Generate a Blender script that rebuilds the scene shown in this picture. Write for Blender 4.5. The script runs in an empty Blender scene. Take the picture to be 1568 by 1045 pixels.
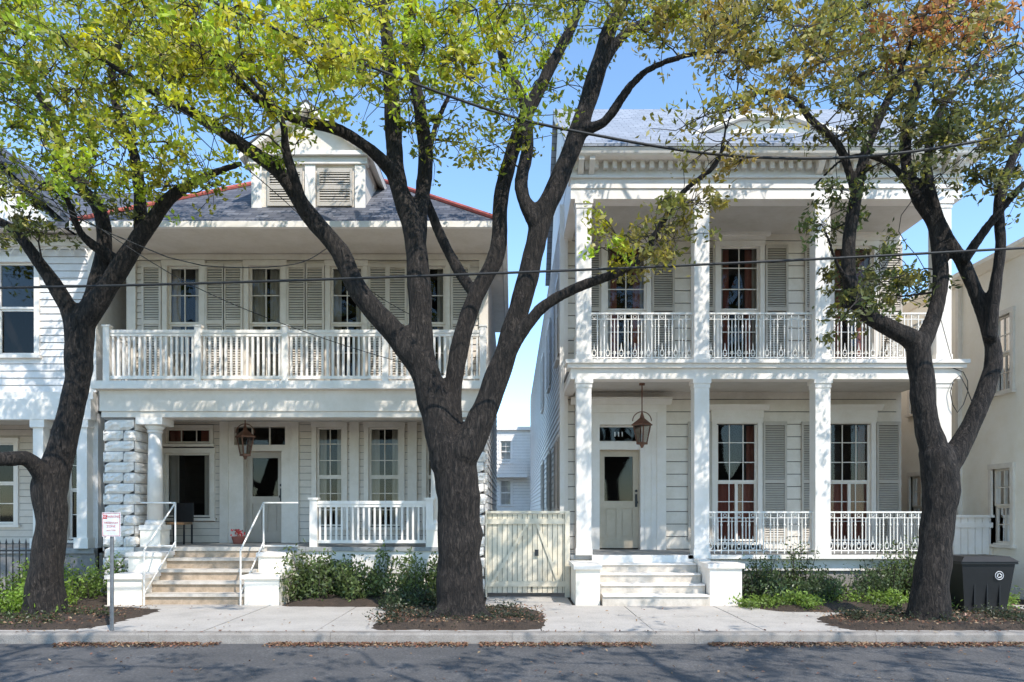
import bpy, bmesh, math, random
import numpy as np
from mathutils import Vector, noise as mnoise
random.seed(7); rng=np.random.default_rng(11)
F=1132.0; CH=1.6; HY=785.0
def X(px,D): return (px-784.0)*D/F
def Z(py,D): return CH+(HY-py)*D/F
def P(px,py,D): return np.array([X(px,D),D,Z(py,D)])
scene=bpy.context.scene
# ------------------------------------------------------------ materials
def newmat(name):
    m=bpy.data.materials.new(name); m.use_nodes=True
    nt=m.node_tree; b=nt.nodes['Principled BSDF']; return m,nt,b
def N(nt,t,**kw):
    n=nt.nodes.new(t)
    for k,v in kw.items():
        if k in n.inputs.keys(): n.inputs[k].default_value=v
        else: setattr(n,k,v)
    return n
def ramp(nt,fac,stops):
    r=nt.nodes.new('ShaderNodeValToRGB'); e=r.color_ramp.elements
    while len(e)<len(stops): e.new(0.5)
    for i,(p,c) in enumerate(stops):
        e[i].position=p; e[i].color=(c[0],c[1],c[2],1)
    nt.links.new(fac,r.inputs[0]); return r
def paint(name,col,rough=0.55,dirt=0.14,scale=2.0,bump=0.0):
    m,nt,b=newmat(name); L=nt.links
    tc=nt.nodes.new('ShaderNodeTexCoord')
    n1=N(nt,'ShaderNodeTexNoise',Scale=scale,Detail=6.0,Roughness=0.78); L.new(tc.outputs['Object'],n1.inputs['Vector'])
    d=tuple(c*(1-dirt)*k for c,k in zip(col,(1.0,0.98,0.93)))
    r=ramp(nt,n1.outputs[0],[(0.32,d),(0.6,col)]); L.new(r.outputs[0],b.inputs['Base Color'])
    b.inputs['Roughness'].default_value=rough
    if bump:
        n3=N(nt,'ShaderNodeTexNoise',Scale=40.0,Detail=2.0); L.new(tc.outputs['Object'],n3.inputs['Vector'])
        bp=N(nt,'ShaderNodeBump',Strength=bump,Distance=0.01); L.new(n3.outputs[0],bp.inputs['Height']); L.new(bp.outputs[0],b.inputs['Normal'])
    return m
def plain(name,col,rough=0.5,metal=0.0):
    m,nt,b=newmat(name); L=nt.links
    tc=nt.nodes.new('ShaderNodeTexCoord'); n1=N(nt,'ShaderNodeTexNoise',Scale=14.0,Detail=2.0); L.new(tc.outputs['Object'],n1.inputs['Vector'])
    r=ramp(nt,n1.outputs[0],[(0.3,tuple(c*0.75 for c in col)),(0.7,col)]); L.new(r.outputs[0],b.inputs['Base Color'])
    b.inputs['Roughness'].default_value=rough; b.inputs['Metallic'].default_value=metal; return m
M={}
M['white']=paint('white_paint',(0.91,0.845,0.775),dirt=0.08)
M['trimL']=paint('cream_trim',(0.82,0.74,0.645))
M['wallL']=paint('grey_cream_siding',(0.72,0.64,0.55))
M['wallR']=paint('beige_siding',(0.84,0.76,0.665))
M['wallS']=paint('pale_side_siding',(0.84,0.80,0.77))
M['shut']=paint('shutter_paint',(0.70,0.62,0.53))
M['shutR']=paint('shutter_paint_grey',(0.56,0.50,0.43))
M['stucco']=paint('cream_stucco',(0.95,0.87,0.75),rough=0.9,dirt=0.06,bump=0.3)
M['door']=paint('door_paint',(0.48,0.41,0.34),rough=0.35)
M['doorR']=paint('door_paint_tan',(0.58,0.48,0.36),rough=0.35)
M['ceil']=paint('porch_ceiling',(0.66,0.61,0.55))
M['gate']=paint('gate_paint',(0.80,0.71,0.55),dirt=0.2)
M['stone']=paint('rockface_stone',(0.90,0.83,0.76),rough=0.9,dirt=0.15,scale=9,bump=0.6)
M['mortar']=plain('mortar',(0.34,0.31,0.28),0.95)
M['conc']=paint('concrete_steps',(0.64,0.57,0.49),rough=0.85,dirt=0.3,scale=5)
M['stepr']=paint('brick_riser',(0.50,0.38,0.27),rough=0.85,dirt=0.4,scale=6)
M['iron']=paint('white_iron',(0.88,0.84,0.78),rough=0.4)
M['black']=plain('black_metal',(0.02,0.02,0.022),0.4)
M['copper']=plain('lantern_copper',(0.24,0.12,0.08),0.45,0.5)
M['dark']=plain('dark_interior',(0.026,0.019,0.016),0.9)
M['gap_shade']=plain('board_gap',(0.13,0.112,0.095),0.9)  # dark colour standing in for shadow inside narrow gaps
M['floorp']=plain('porch_floor',(0.36,0.35,0.33),0.6)
M['curt']=paint('curtain',(0.62,0.57,0.50),rough=0.9)
M['curtd']=paint('red_curtain',(0.38,0.13,0.095),rough=0.9)
M['plastic']=plain('black_plastic',(0.010,0.010,0.011),0.5)
M['red']=plain('red_enamel',(0.55,0.03,0.03),0.4)
M['signw']=plain('sign_white',(0.8,0.8,0.8),0.4)
M['galv']=plain('galvanised',(0.35,0.35,0.36),0.45,0.7)
M['wire']=plain('wire_rubber',(0.02,0.02,0.02),0.6)
M['ridge']=plain('terracotta_ridge',(0.50,0.12,0.09),0.8)
M['wood']=plain('chair_wood',(0.28,0.17,0.09),0.6)
def glassmat():
    m,nt,b=newmat('window_glass'); L=nt.links; nt.nodes.remove(b)
    out=[n for n in nt.nodes if n.type=='OUTPUT_MATERIAL'][0]
    tr=N(nt,'ShaderNodeBsdfTransparent'); tr.inputs[0].default_value=(0.76,0.75,0.73,1)
    gl=N(nt,'ShaderNodeBsdfGlossy',Roughness=0.03)
    fr=N(nt,'ShaderNodeFresnel',IOR=1.45)
    mx=nt.nodes.new('ShaderNodeMixShader'); L.new(fr.outputs[0],mx.inputs[0]); L.new(tr.outputs[0],mx.inputs[1]); L.new(gl.outputs[0],mx.inputs[2]); L.new(mx.outputs[0],out.inputs[0])
    return m
M['glass']=glassmat()
def roofmat(name,c1,c2,c3):
    m,nt,b=newmat(name); L=nt.links
    tc=nt.nodes.new('ShaderNodeTexCoord')
    sp=nt.nodes.new('ShaderNodeSeparateXYZ'); L.new(tc.outputs['Object'],sp.inputs[0]); cb=nt.nodes.new('ShaderNodeCombineXYZ')
    L.new(sp.outputs[0],cb.inputs[0]); L.new(sp.outputs[2],cb.inputs[1])
    br=N(nt,'ShaderNodeTexBrick'); br.inputs['Scale'].default_value=1.0; br.inputs['Brick Width'].default_value=0.24; br.inputs['Row Height'].default_value=0.10
    br.inputs['Mortar Size'].default_value=0.008; br.inputs['Color1'].default_value=(*c1,1); br.inputs['Color2'].default_value=(*c2,1); br.inputs['Mortar'].default_value=(0.03,0.03,0.03,1)
    L.new(cb.outputs[0],br.inputs[0])
    n1=N(nt,'ShaderNodeTexNoise',Scale=1.2,Detail=4.0); L.new(tc.outputs['Object'],n1.inputs['Vector'])
    mx=N(nt,'ShaderNodeMixRGB'); L.new(n1.outputs[0],mx.inputs[0]); L.new(br.outputs[0],mx.inputs[1]); mx.inputs[2].default_value=(*c3,1)
    L.new(mx.outputs[0],b.inputs['Base Color']); b.inputs['Roughness'].default_value=0.7
    return m
M['roofL']=roofmat('slate_dark',(0.05,0.053,0.065),(0.24,0.24,0.26),(0.085,0.088,0.105))
M['roofR']=roofmat('slate_light',(0.22,0.24,0.27),(0.40,0.42,0.46),(0.30,0.32,0.36))
def bark():
    m,nt,b=newmat('bark'); L=nt.links
    tc=nt.nodes.new('ShaderNodeTexCoord'); mp=nt.nodes.new('ShaderNodeMapping'); mp.inputs['Scale'].default_value=(17,17,4.0); L.new(tc.outputs['Object'],mp.inputs[0])
    n0=N(nt,'ShaderNodeTexNoise',Scale=1.5,Detail=5.0,Roughness=0.7,Distortion=0.9); L.new(mp.outputs[0],n0.inputs['Vector'])
    r=ramp(nt,n0.outputs[0],[(0.38,(0.006,0.005,0.004)),(0.50,(0.026,0.019,0.015)),(0.62,(0.062,0.048,0.039)),(0.78,(0.15,0.124,0.103))]); L.new(r.outputs[0],b.inputs['Base Color'])
    b.inputs['Roughness'].default_value=0.9
    bp=N(nt,'ShaderNodeBump',Strength=1.0,Distance=0.1); L.new(n0.outputs[0],bp.inputs['Height']); L.new(bp.outputs[0],b.inputs['Normal'])
    return m
M['bark']=bark()
M['twig']=plain('twig_bark',(0.045,0.035,0.028),0.9)
def leafmat(name,trans=0.42):
    m,nt,b=newmat(name); L=nt.links; out=[n for n in nt.nodes if n.type=='OUTPUT_MATERIAL'][0]
    nt.nodes.remove(b); at=nt.nodes.new('ShaderNodeAttribute'); at.attribute_name='Col'
    b=nt.nodes.new('ShaderNodeBsdfDiffuse'); L.new(at.outputs[0],b.inputs[0])
    t=nt.nodes.new('ShaderNodeBsdfTranslucent'); hs=N(nt,'ShaderNodeHueSaturation',Saturation=1.1,Value=1.5); L.new(at.outputs[0],hs.inputs['Color']); L.new(hs.outputs[0],t.inputs[0])
    mx=nt.nodes.new('ShaderNodeMixShader'); mx.inputs[0].default_value=trans; L.new(b.outputs[0],mx.inputs[1]); L.new(t.outputs[0],mx.inputs[2])
    g=N(nt,'ShaderNodeBsdfGlossy',Roughness=0.4); mx2=nt.nodes.new('ShaderNodeMixShader'); mx2.inputs[0].default_value=0.03
    L.new(mx.outputs[0],mx2.inputs[1]); L.new(g.outputs[0],mx2.inputs[2]); L.new(mx2.outputs[0],out.inputs[0])
    return m
M['leaf']=leafmat('oak_leaf'); M['litter']=leafmat('dry_leaf',0.1)
def groundmat(name,cols,scale,bump,dist=0.02):
    m,nt,b=newmat(name); L=nt.links
    tc=nt.nodes.new('ShaderNodeTexCoord')
    n1=N(nt,'ShaderNodeTexNoise',Scale=scale,Detail=6.0,Roughness=0.7); L.new(tc.outputs['Object'],n1.inputs['Vector'])
    n2=N(nt,'ShaderNodeTexNoise',Scale=scale*25,Detail=2.0); L.new(tc.outputs['Object'],n2.inputs['Vector'])
    mx=N(nt,'ShaderNodeMath',operation='MULTIPLY_ADD'); L.new(n2.outputs[0],mx.inputs[0]); mx.inputs[1].default_value=0.5; 
    s=N(nt,'ShaderNodeMath',operation='MULTIPLY'); L.new(n1.outputs[0],s.inputs[0]); s.inputs[1].default_value=0.6; L.new(s.outputs[0],mx.inputs[2])
    r=ramp(nt,mx.outputs[0],cols); L.new(r.outputs[0],b.inputs['Base Color']); b.inputs['Roughness'].default_value=0.9
    bp=N(nt,'ShaderNodeBump',Strength=bump,Distance=dist); L.new(n2.outputs[0],bp.inputs['Height']); L.new(bp.outputs[0],b.inputs['Normal'])
    return m
M['asph']=groundmat('asphalt',[(0.35,(0.055,0.053,0.053)),(0.6,(0.105,0.10,0.098)),(0.8,(0.20,0.19,0.185))],1.2,0.7)
M['walk']=groundmat('sidewalk_concrete',[(0.3,(0.30,0.275,0.245)),(0.55,(0.47,0.43,0.385)),(0.75,(0.55,0.505,0.455))],1.5,0.3)
M['kerb']=groundmat('kerb_stone',[(0.3,(0.17,0.145,0.125)),(0.6,(0.32,0.285,0.25)),(0.8,(0.45,0.41,0.365))],4.0,0.5)
M['soil']=groundmat('soil',[(0.3,(0.03,0.022,0.016)),(0.55,(0.08,0.055,0.038)),(0.75,(0.15,0.10,0.07))],3.0,1.0,0.05)
M['grass']=groundmat('ground_earth',[(0.3,(0.05,0.05,0.03)),(0.7,(0.14,0.13,0.08))],0.7,0.5)
# ------------------------------------------------------------ builder
def meshobj(name,V,Fc,mat,parent=None,smooth=False,recalc=True,loc=None):
    me=bpy.data.meshes.new(name); me.from_pydata([tuple(v) for v in V],[],Fc); me.update()
    if recalc:
        bm=bmesh.new(); bm.from_mesh(me); bmesh.ops.recalc_face_normals(bm,faces=bm.faces); bm.to_mesh(me); bm.free()
    me.materials.append(mat)
    if smooth: me.polygons.foreach_set('use_smooth',[True]*len(me.polygons))
    o=bpy.data.objects.new(name,me); scene.collection.objects.link(o)
    if parent: 
        o.parent=parent; o.location=-parent.location
    return o
class B:
    def __init__(s,name,loc):
        s.e=bpy.data.objects.new(name,None); s.e.location=loc; scene.collection.objects.link(s.e); s.p={}; s.front(0)
    def front(s,y): s.T=lambda u,n,z:(u,y-n,z)
    def left(s,x): s.T=lambda u,n,z:(x-n,u,z)
    def right(s,x): s.T=lambda u,n,z:(x+n,u,z)
    def world(s): s.T=lambda u,n,z:(u,n,z)
    def add(s,part,mat,V,Fc):
        k=(part,mat); d=s.p.setdefault(k,([],[])); o=len(d[0])
        d[0].extend(s.T(*v) for v in V); d[1].extend(tuple(i+o for i in f) for f in Fc)
    def box(s,part,mat,u0,u1,n0,n1,z0,z1):
        s.add(part,mat,[(u0,n0,z0),(u1,n0,z0),(u1,n1,z0),(u0,n1,z0),(u0,n0,z1),(u1,n0,z1),(u1,n1,z1),(u0,n1,z1)],
              [(0,1,2,3),(4,5,6,7),(0,1,5,4),(1,2,6,5),(2,3,7,6),(3,0,4,7)])
    def hexa(s,part,mat,V): s.add(part,mat,V,[(0,1,2,3),(4,5,6,7),(0,1,5,4),(1,2,6,5),(2,3,7,6),(3,0,4,7)])
    def prism(s,part,mat,prof,u0,u1):
        n=len(prof); V=[(u0,a,b) for a,b in prof]+[(u1,a,b) for a,b in prof]
        s.add(part,mat,V,[tuple(range(n)),tuple(range(n,2*n))]+[(i,(i+1)%n,n+(i+1)%n,n+i) for i in range(n)])
    def poly(s,part,mat,prof,n0,n1):
        n=len(prof); V=[(a,n0,b) for a,b in prof]+[(a,n1,b) for a,b in prof]
        s.add(part,mat,V,[tuple(range(n)),tuple(range(n,2*n))]+[(i,(i+1)%n,n+(i+1)%n,n+i) for i in range(n)])
    def cyl(s,part,mat,p0,p1,r0,r1=None,seg=8):
        r1=r0 if r1 is None else r1; p0=Vector(p0); p1=Vector(p1); d=(p1-p0).normalized()
        a=d.orthogonal().normalized(); b=d.cross(a); V=[]
        for p,r in((p0,r0),(p1,r1)):
            for i in range(seg):
                t=2*math.pi*(i+0.5)/seg; V.append(tuple(p+a*r*math.cos(t)+b*r*math.sin(t)))
        s.add(part,mat,V,[tuple(range(seg)),tuple(range(seg,2*seg))]+[(i,(i+1)%seg,seg+(i+1)%seg,seg+i) for i in range(seg)])
    def ring(s,part,mat,c,R,r,seg=10,t0=0,t1=2*math.pi,sz=1.0):
        V=[];Fc=[]; m=4; closed=abs(t1-t0-2*math.pi)<1e-6; k=seg if closed else seg+1
        for i in range(k):
            t=t0+(t1-t0)*i/seg
            for j in range(m):
                q=2*math.pi*j/m; rr=R+r*math.cos(q); V.append((c[0]+rr*math.cos(t),c[1]+r*math.sin(q),c[2]+rr*math.sin(t)*sz))
        for i in range(seg):
            i2=(i+1)%k
            for j in range(m): Fc.append((i*m+j,i*m+(j+1)%m,i2*m+(j+1)%m,i2*m+j))
        s.add(part,mat,V,Fc)
    def finish(s,smooth=()):
        for (part,mat),(V,Fc) in s.p.items(): meshobj(part,V,Fc,M[mat],s.e,smooth=part in smooth)
# ---- parts
def siding(b,part,mat,u0,u1,z0,z1,h,holes=(),lap=0.02,gap=0.009):
    z=z0
    while z<z1-0.01:
        zt=min(z+h,z1); mid=(z+zt)/2; iv=[(u0,u1)]
        for (a,c,za,zc) in holes:
            if za<mid<zc:
                nv=[]
                for (p,q) in iv:
                    if c<=p or a>=q: nv.append((p,q)); continue
                    if a>p: nv.append((p,a))
                    if c<q: nv.append((c,q))
                iv=nv
        for (p,q) in iv:
            if q-p<0.01: continue
            b.prism(part,mat,[(-0.05,z+gap),(lap,z+gap),(0.002,zt),(-0.05,zt)],p,q)
            b.box(part+'_gaps','gap_shade',p,q,-0.05,-0.012,z,z+gap)  # dark inset paints the shadow line under each board
        z=zt
def curtain(b,mat,u0,u1,n,z0,z1):
    k=max(6,int((u1-u0)/0.025)); V=[];Fc=[]
    for i in range(k+1):
        u=u0+(u1-u0)*i/k; a=0.03*math.sin(i*1.1)
        V+=[(u,n+a,z0),(u,n+a*0.6,z1)]
    for i in range(k): Fc.append((2*i,2*i+2,2*i+3,2*i+1))
    b.add('curtains',mat,V,Fc)
def window(b,u0,u1,z0,z1,cols=2,rows=2,cas=0.1,trim='white',split=True,curt='curt',head=False,part='window',cw=0.3):
    b.box(part+'_casing',trim,u0-cas,u0,-0.12,0.045,z0-0.02,z1); b.box(part+'_casing',trim,u1,u1+cas,-0.12,0.045,z0-0.02,z1)
    b.box(part+'_casing',trim,u0-cas-0.01,u1+cas+0.01,-0.12,0.052,z1,z1+cas*1.1)
    b.box(part+'_casing',trim,u0-cas-0.04,u1+cas+0.04,-0.12,0.085,z0-0.08,z0-0.02)
    if head:
        b.box(part+'_casing',trim,u0-cas-0.02,u1+cas+0.02,-0.02,0.07,z1+cas*1.1,z1+cas*1.1+0.16)
        b.prism(part+'_casing',trim,[(-0.02,z1+cas*1.1+0.16),(0.09,z1+cas*1.1+0.16),(0.17,z1+cas*1.1+0.24),(0.17,z1+cas*1.1+0.27),(-0.02,z1+cas*1.1+0.27)],u0-cas-0.12,u1+cas+0.12)
    zm=(z0+z1)/2; f=0.05
    for (za,zb,nn) in (((z0,zm,-0.075),(zm,z1,-0.05)) if split else ((z0,z1,-0.05),)):
        b.box(part+'_sash',trim,u0,u0+f,nn-0.02,nn+0.02,za,zb); b.box(part+'_sash',trim,u1-f,u1,nn-0.02,nn+0.02,za,zb)
        b.box(part+'_sash',trim,u0+f,u1-f,nn-0.021,nn+0.019,za,za+f*0.8); b.box(part+'_sash',trim,u0+f,u1-f,nn-0.021,nn+0.019,zb-f*0.8,zb)
        r=max(1,rows//2) if split else rows
        for i in range(1,cols):
            u=u0+(u1-u0)*i/cols; b.box(part+'_sash',trim,u-0.009,u+0.009,nn-0.014,nn+0.014,za+f*0.8,zb-f*0.8)
        for i in range(1,r):
            z=za+(zb-za)*i/r; b.box(part+'_sash',trim,u0+f,u1-f,nn-0.011,nn+0.011,z-0.009,z+0.009)
        b.add(part+'_glass','glass',[(u0+0.01,nn-0.003,za+0.01),(u1-0.01,nn-0.003,za+0.01),(u1-0.01,nn-0.003,zb-0.01),(u0+0.01,nn-0.003,zb-0.01)],[(0,1,2,3)])
    a,c,e,g=u0-0.06,u1+0.06,z0-0.05,z1+0.05; n0,n1=-0.122,-1.1
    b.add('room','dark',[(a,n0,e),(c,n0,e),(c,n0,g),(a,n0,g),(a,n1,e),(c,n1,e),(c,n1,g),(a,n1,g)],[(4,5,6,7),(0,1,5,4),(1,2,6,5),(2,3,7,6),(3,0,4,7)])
    if curt:
        w=(u1-u0)*cw
        curtain(b,curt,u0,u0+w,-0.2,z0,z1); curtain(b,curt,u1-w,u1,-0.2,z0,z1)
def shutter(b,u0,u1,z0,z1,mat='shut'):
    f=0.045; n0,n1=0.025,0.062
    b.box('shutters',mat,u0,u0+f,n0,n1,z0,z1); b.box('shutters',mat,u1-f,u1,n0,n1,z0,z1)
    b.box('shutter_backs','gap_shade',u0+f,u1-f,n0,n0+0.004,z0+0.08,z1-0.08)
    for z in (z0,(z0+z1)/2-0.04,z1-0.08): b.box('shutters',mat,u0+f,u1-f,n0+0.002,n1-0.002,z,z+0.08)
    for (a,c) in ((z0+0.08,(z0+z1)/2-0.04),((z0+z1)/2+0.04,z1-0.08)):
        z=a+0.01
        while z<c-0.03:
            b.prism('shutters',mat,[(n0+0.006,z+0.036),(n1-0.006,z+0.002),(n1-0.006,z+0.010),(n0+0.006,z+0.044)],u0+f,u1-f); z+=0.05
def lantern(b,u,n,ztop,zc):
    b.cyl('lantern','copper',(u,n,ztop),(u,n,zc+0.42),0.012,seg=6); b.cyl('lantern','copper',(u,n,ztop-0.04),(u,n,ztop),0.06,seg=10)
    b.ring('lantern','copper',(u,n,zc+0.24),0.19,0.01,12,0,math.pi,1.0)
    b.cyl('lantern','copper',(u,n,zc+0.3),(u,n,zc+0.42),0.05,0.015,8)
    b.cyl('lantern','copper',(u,n,zc+0.18),(u,n,zc+0.3),0.2,0.05,4)
    b.cyl('lantern','copper',(u,n,zc+0.15),(u,n,zc+0.18),0.21,0.21,4)
    b.cyl('lantern_glass','glass',(u,n,zc-0.19),(u,n,zc+0.15),0.1,0.17,4)
    b.cyl('lantern','copper',(u,n,zc-0.23),(u,n,zc-0.19),0.115,0.115,4); b.cyl('lantern','copper',(u,n,zc-0.3),(u,n,zc-0.23),0.02,0.05,6)
    for i in range(4):
        t=2*math.pi*(i+0.5)/4; ca,sa=math.cos(t),math.sin(t)
        d=Vector((0,0,1)); a=d.orthogonal().normalized(); bb=d.cross(a)
        p=Vector((u,n,zc-0.19))+(a*ca+bb*sa)*0.1; q=Vector((u,n,zc+0.15))+(a*ca+bb*sa)*0.17
        b.cyl('lantern','copper',p,q,0.014,seg=4)
    b.cyl('lantern','signw',(u,n,zc-0.17),(u,n,zc-0.02),0.02,seg=6)
def sqrail(b,u0,u1,n,z0,z1,mat='white',sp=0.105,w=0.036,part='railing'):
    b.box(part,mat,u0,u1,n-0.045,n+0.045,z1-0.06,z1); b.box(part,mat,u0,u1,n-0.03,n+0.03,z1-0.12,z1-0.062); b.box(part,mat,u0,u1,n-0.03,n+0.03,z0+0.07,z0+0.13)
    k=int((u1-u0)/sp); 
    for i in range(k):
        u=u0+(i+0.5)*(u1-u0)/k; b.box(part,mat,u-w/2,u+w/2,n-w/2,n+w/2,z0+0.13,z1-0.12)
def ironrail(b,u0,u1,n,z0,z1):
    m='iron'; p='iron_railing'
    b.box(p,m,u0,u1,n-0.02,n+0.02,z1-0.03,z1); b.box(p,m,u0,u1,n-0.01,n+0.01,z1-0.13,z1-0.115); b.box(p,m,u0,u1,n-0.012,n+0.012,z0+0.07,z0+0.09)
    k=max(2,int(round((u1-u0)/0.13))); s=(u1-u0)/k
    for i in range(k+1):
        u=u0+i*s; b.box(p,m,u-0.009,u+0.009,n-0.009,n+0.009,z0+0.02,z1-0.03)
        b.cyl(p,m,(u,n,z1-0.3),(u,n,z1-0.26),0.006,0.022,6); b.cyl(p,m,(u,n,z1-0.26),(u,n,z1-0.2),0.022,0.006,6)
    for i in range(k):
        u=u0+(i+0.5)*s
        if i%2==0:
            b.ring(p,m,(u,n,z1-0.075),0.03,0.006,8)
            b.ring(p,m,(u,n,z0+0.17),0.036,0.008,8,sz=1.7)
            b.cyl(p,m,(u,n,z0+0.24),(u,n,z0+0.36),0.014,0.004,5)
        else:
            b.box(p,m,u-0.007,u+0.007,n-0.007,n+0.007,z0+0.09,z1-0.13); b.cyl(p,m,(u,n,z0+0.12),(u,n,z0+0.2),0.012,0.03,6)
# ============================================================ RIGHT HOUSE
H=B('two_storey_columned_house',(4.7,16,0)); x0,x1=1.1,8.42; YF,YW=14.0,16.0
H.front(YW)
lowin=[(4.42,5.31),(6.87,7.76)]; upwin=[(2.03,2.91),(4.49,5.36),(6.94,7.82)]
holes=[(a-0.09,c+0.09,0.9,3.6) for a,c in lowin]+[(1.55,3.12,0.7,4.0)]
siding(H,'wall','wallR',x0+0.05,x1,0.8,4.2,0.27,holes,gap=0.016)
siding(H,'wall','wallR',x0+0.05,x1,4.5,7.7,0.27,[(a-0.09,c+0.09,4.5,7.42) for a,c in upwin],gap=0.016)
for a,c in lowin:
    window(H,a,c,0.98,3.54,3,6,trim='white',curt=None,head=True)
    curtain(H,'curtd',a,c,-0.18,0.98,2.25); curtain(H,'curtd',c-0.16,c,-0.25,2.25,3.5); curtain(H,'curtd',a,a+0.12,-0.25,2.25,3.5); H.box('middle_stile','white',(a+c)/2-0.03,(a+c)/2+0.03,-0.07,-0.03,1.0,2.24)
    shutter(H,a-0.62,a-0.11,0.98,3.56,'shutR'); shutter(H,c+0.11,c+0.62,0.98,3.56,'shutR')
for a,c in upwin:
    window(H,a,c,4.6,7.36,2,6,trim='white',head=False,curt='curtd',cw=0.3); curtain(H,'curt',a,a+0.12,-0.16,4.6,7.36); curtain(H,'curt',c-0.12,c,-0.16,4.6,7.36)
    H.box('window_head','white',a-0.12,c+0.12,0.0,0.06,7.475,7.56); H.box('window_head','white',a-0.2,c+0.2,0.0,0.14,7.56,7.62)
    shutter(H,a-0.62,a-0.11,4.6,7.38,'shutR'); shutter(H,c+0.11,c+0.6,4.6,7.38,'shutR')
du0,du1=1.89,2.77
H.box('door_surround','white',1.56,du0,-0.25,0.06,0.8,3.75); H.box('door_surround','white',du1,3.12,-0.25,0.06,0.8,3.75)
H.box('door_surround','white',3.12,3.32,0.0,0.09,0.8,3.75); H.box('door_surround','white',1.36,1.56,0.0,0.09,0.8,3.75)
H.box('door_surround','white',1.36,3.32,-0.02,0.1,3.75,3.92); H.prism('door_surround','white',[(-0.02,3.92),(0.14,3.92),(0.26,4.02),(0.26,4.06),(-0.02,4.06)],1.26,3.42)
H.box('door_surround','white',du0,du1,-0.25,0.02,3.5,3.75); H.box('door_surround','white',du0,du1,-0.25,0.01,2.96,3.12)
for u in (2.86,3.0): H.box('door_surround','white',u,u+0.02,0.06,0.075,0.9,3.7)
H.box('transom','white',du0,du1,-0.2,-0.14,3.12,3.16); H.box('transom','white',du0,du1,-0.2,-0.14,3.46,3.5)
H.add('transom_glass','glass',[(du0,-0.17,3.16),(du1,-0.17,3.16),(du1,-0.17,3.46),(du0,-0.17,3.46)],[(0,1,2,3)])
def darkroom(b,u0,u1,z0,z1):
    n0,n1=-0.255,-1.6
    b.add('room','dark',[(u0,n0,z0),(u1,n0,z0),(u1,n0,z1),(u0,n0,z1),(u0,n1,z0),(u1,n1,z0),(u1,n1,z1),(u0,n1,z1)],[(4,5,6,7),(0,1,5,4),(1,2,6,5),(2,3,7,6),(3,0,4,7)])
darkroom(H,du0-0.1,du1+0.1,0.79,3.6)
def doorleaf(b,u0,u1,z0,z1,mat,gz):
    s=0.13
    b.box('door',mat,u0,u0+s,-0.2,-0.15,z0,z1); b.box('door',mat,u1-s,u1,-0.2,-0.15,z0,z1)
    b.box('door',mat,u0+s,u1-s,-0.199,-0.151,z0,z0+0.22); b.box('door',mat,u0+s,u1-s,-0.199,-0.151,z1-0.14,z1); b.box('door',mat,u0+s,u1-s,-0.199,-0.151,gz-0.16,gz)
    b.box('door',mat,u0+s,u1-s,-0.19,-0.175,z0+0.22,gz-0.16)
    um=(u0+u1)/2; b.box('door',mat,um-0.05,um+0.05,-0.198,-0.152,z0+0.22,gz-0.16)
    for a,c in((u0+s+0.04,um-0.09),(um+0.09,u1-s-0.04)): b.box('door',mat,a,c,-0.176,-0.16,z0+0.26,gz-0.2)
    b.add('door_glass','glass',[(u0+s,-0.175,gz),(u1-s,-0.175,gz),(u1-s,-0.175,z1-0.14),(u0+s,-0.175,z1-0.14)],[(0,1,2,3)])
    b.cyl('door_knob','black',(u1-0.06,-0.15,z0+1.0),(u1-0.06,-0.08,z0+1.0),0.03,0.035,8); b.box('door_knob','black',u1-0.085,u1-0.035,-0.15,-0.135,z0+0.9,z0+1.18); b.cyl('door_knob','black',(u1-0.06,-0.15,z0+1.25),(u1-0.06,-0.12,z0+1.25),0.03,0.03,8)
doorleaf(H,du0,du1,0.82,2.96,'doorR',1.85)
for i,d in enumerate((2.25,2.33,2.41)): H.box('house_number','signw',d-0.012,d+0.012,-0.165,-0.16,3.26,3.36)
H.world()
H.box('porch_floor','floorp',x0,x1,YF-0.1,YW,0.72,0.8); H.box('porch_base','white',x0+0.02,x1-0.02,YF-0.02,YF+0.06,0.5,0.72); H.box('foundation','mortar',x0+0.06,x1-0.06,YF+0.03,YF+0.1,-0.1,0.5)
H.box('porch_nosing','white',3.3,x1,YF-0.16,YF-0.101,0.73,0.805)
H.box('gallery_beam','white',x0,x1,YF-0.15,YF+0.15,4.1,4.3); H.box('gallery_beam','white',x0-0.06,x1+0.06,YF-0.22,YF+0.2,4.302,4.38); H.box('gallery_beam','white',x0-0.1,x1+0.1,YF-0.27,YF+0.2,4.382,4.45)
H.box('gallery_floor','ceil',x0,x1,YF+0.151,YW,4.2,4.3); H.box('gallery_floor','floorp',x0,x1,YF+0.2,YW,4.38,4.45)
H.box('gallery_beam','white',x0,x0+0.2,YF+0.151,YW,4.1,4.199)
cols=[1.35,3.56,5.83,8.1]
for c in cols:
    for (za,zb) in ((0.8,4.1),(4.45,7.47)):
        w=0.14
        H.box('columns','white',c-w,c+w,YF-w,YF+w,za+0.12,zb-0.16)
        H.box('columns','white',c-w-0.015,c+w+0.015,YF-w-0.015,YF+w+0.015,za,za+0.12)
        H.box('columns','white',c-w-0.012,c+w+0.012,YF-w-0.012,YF+w+0.012,zb-0.16,zb-0.08); H.box('columns','white',c-w-0.03,c+w+0.03,YF-w-0.03,YF+w+0.03,zb-0.08,zb)
H.front(YF)
for i in range(3): ironrail(H,cols[i]+0.14,cols[i+1]-0.14,0.0,4.45,5.38)
for i in (1,2): ironrail(H,cols[i]+0.14,cols[i+1]-0.14,0.0,0.8,1.62)
H.left(1.35); ironrail(H,YF+0.16,YW,0,4.45,5.38); H.left(8.1); ironrail(H,YF+0.16,YW,0,4.45,5.38); ironrail(H,YF+0.16,YW,0,0.8,1.62)
H.world()
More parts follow.
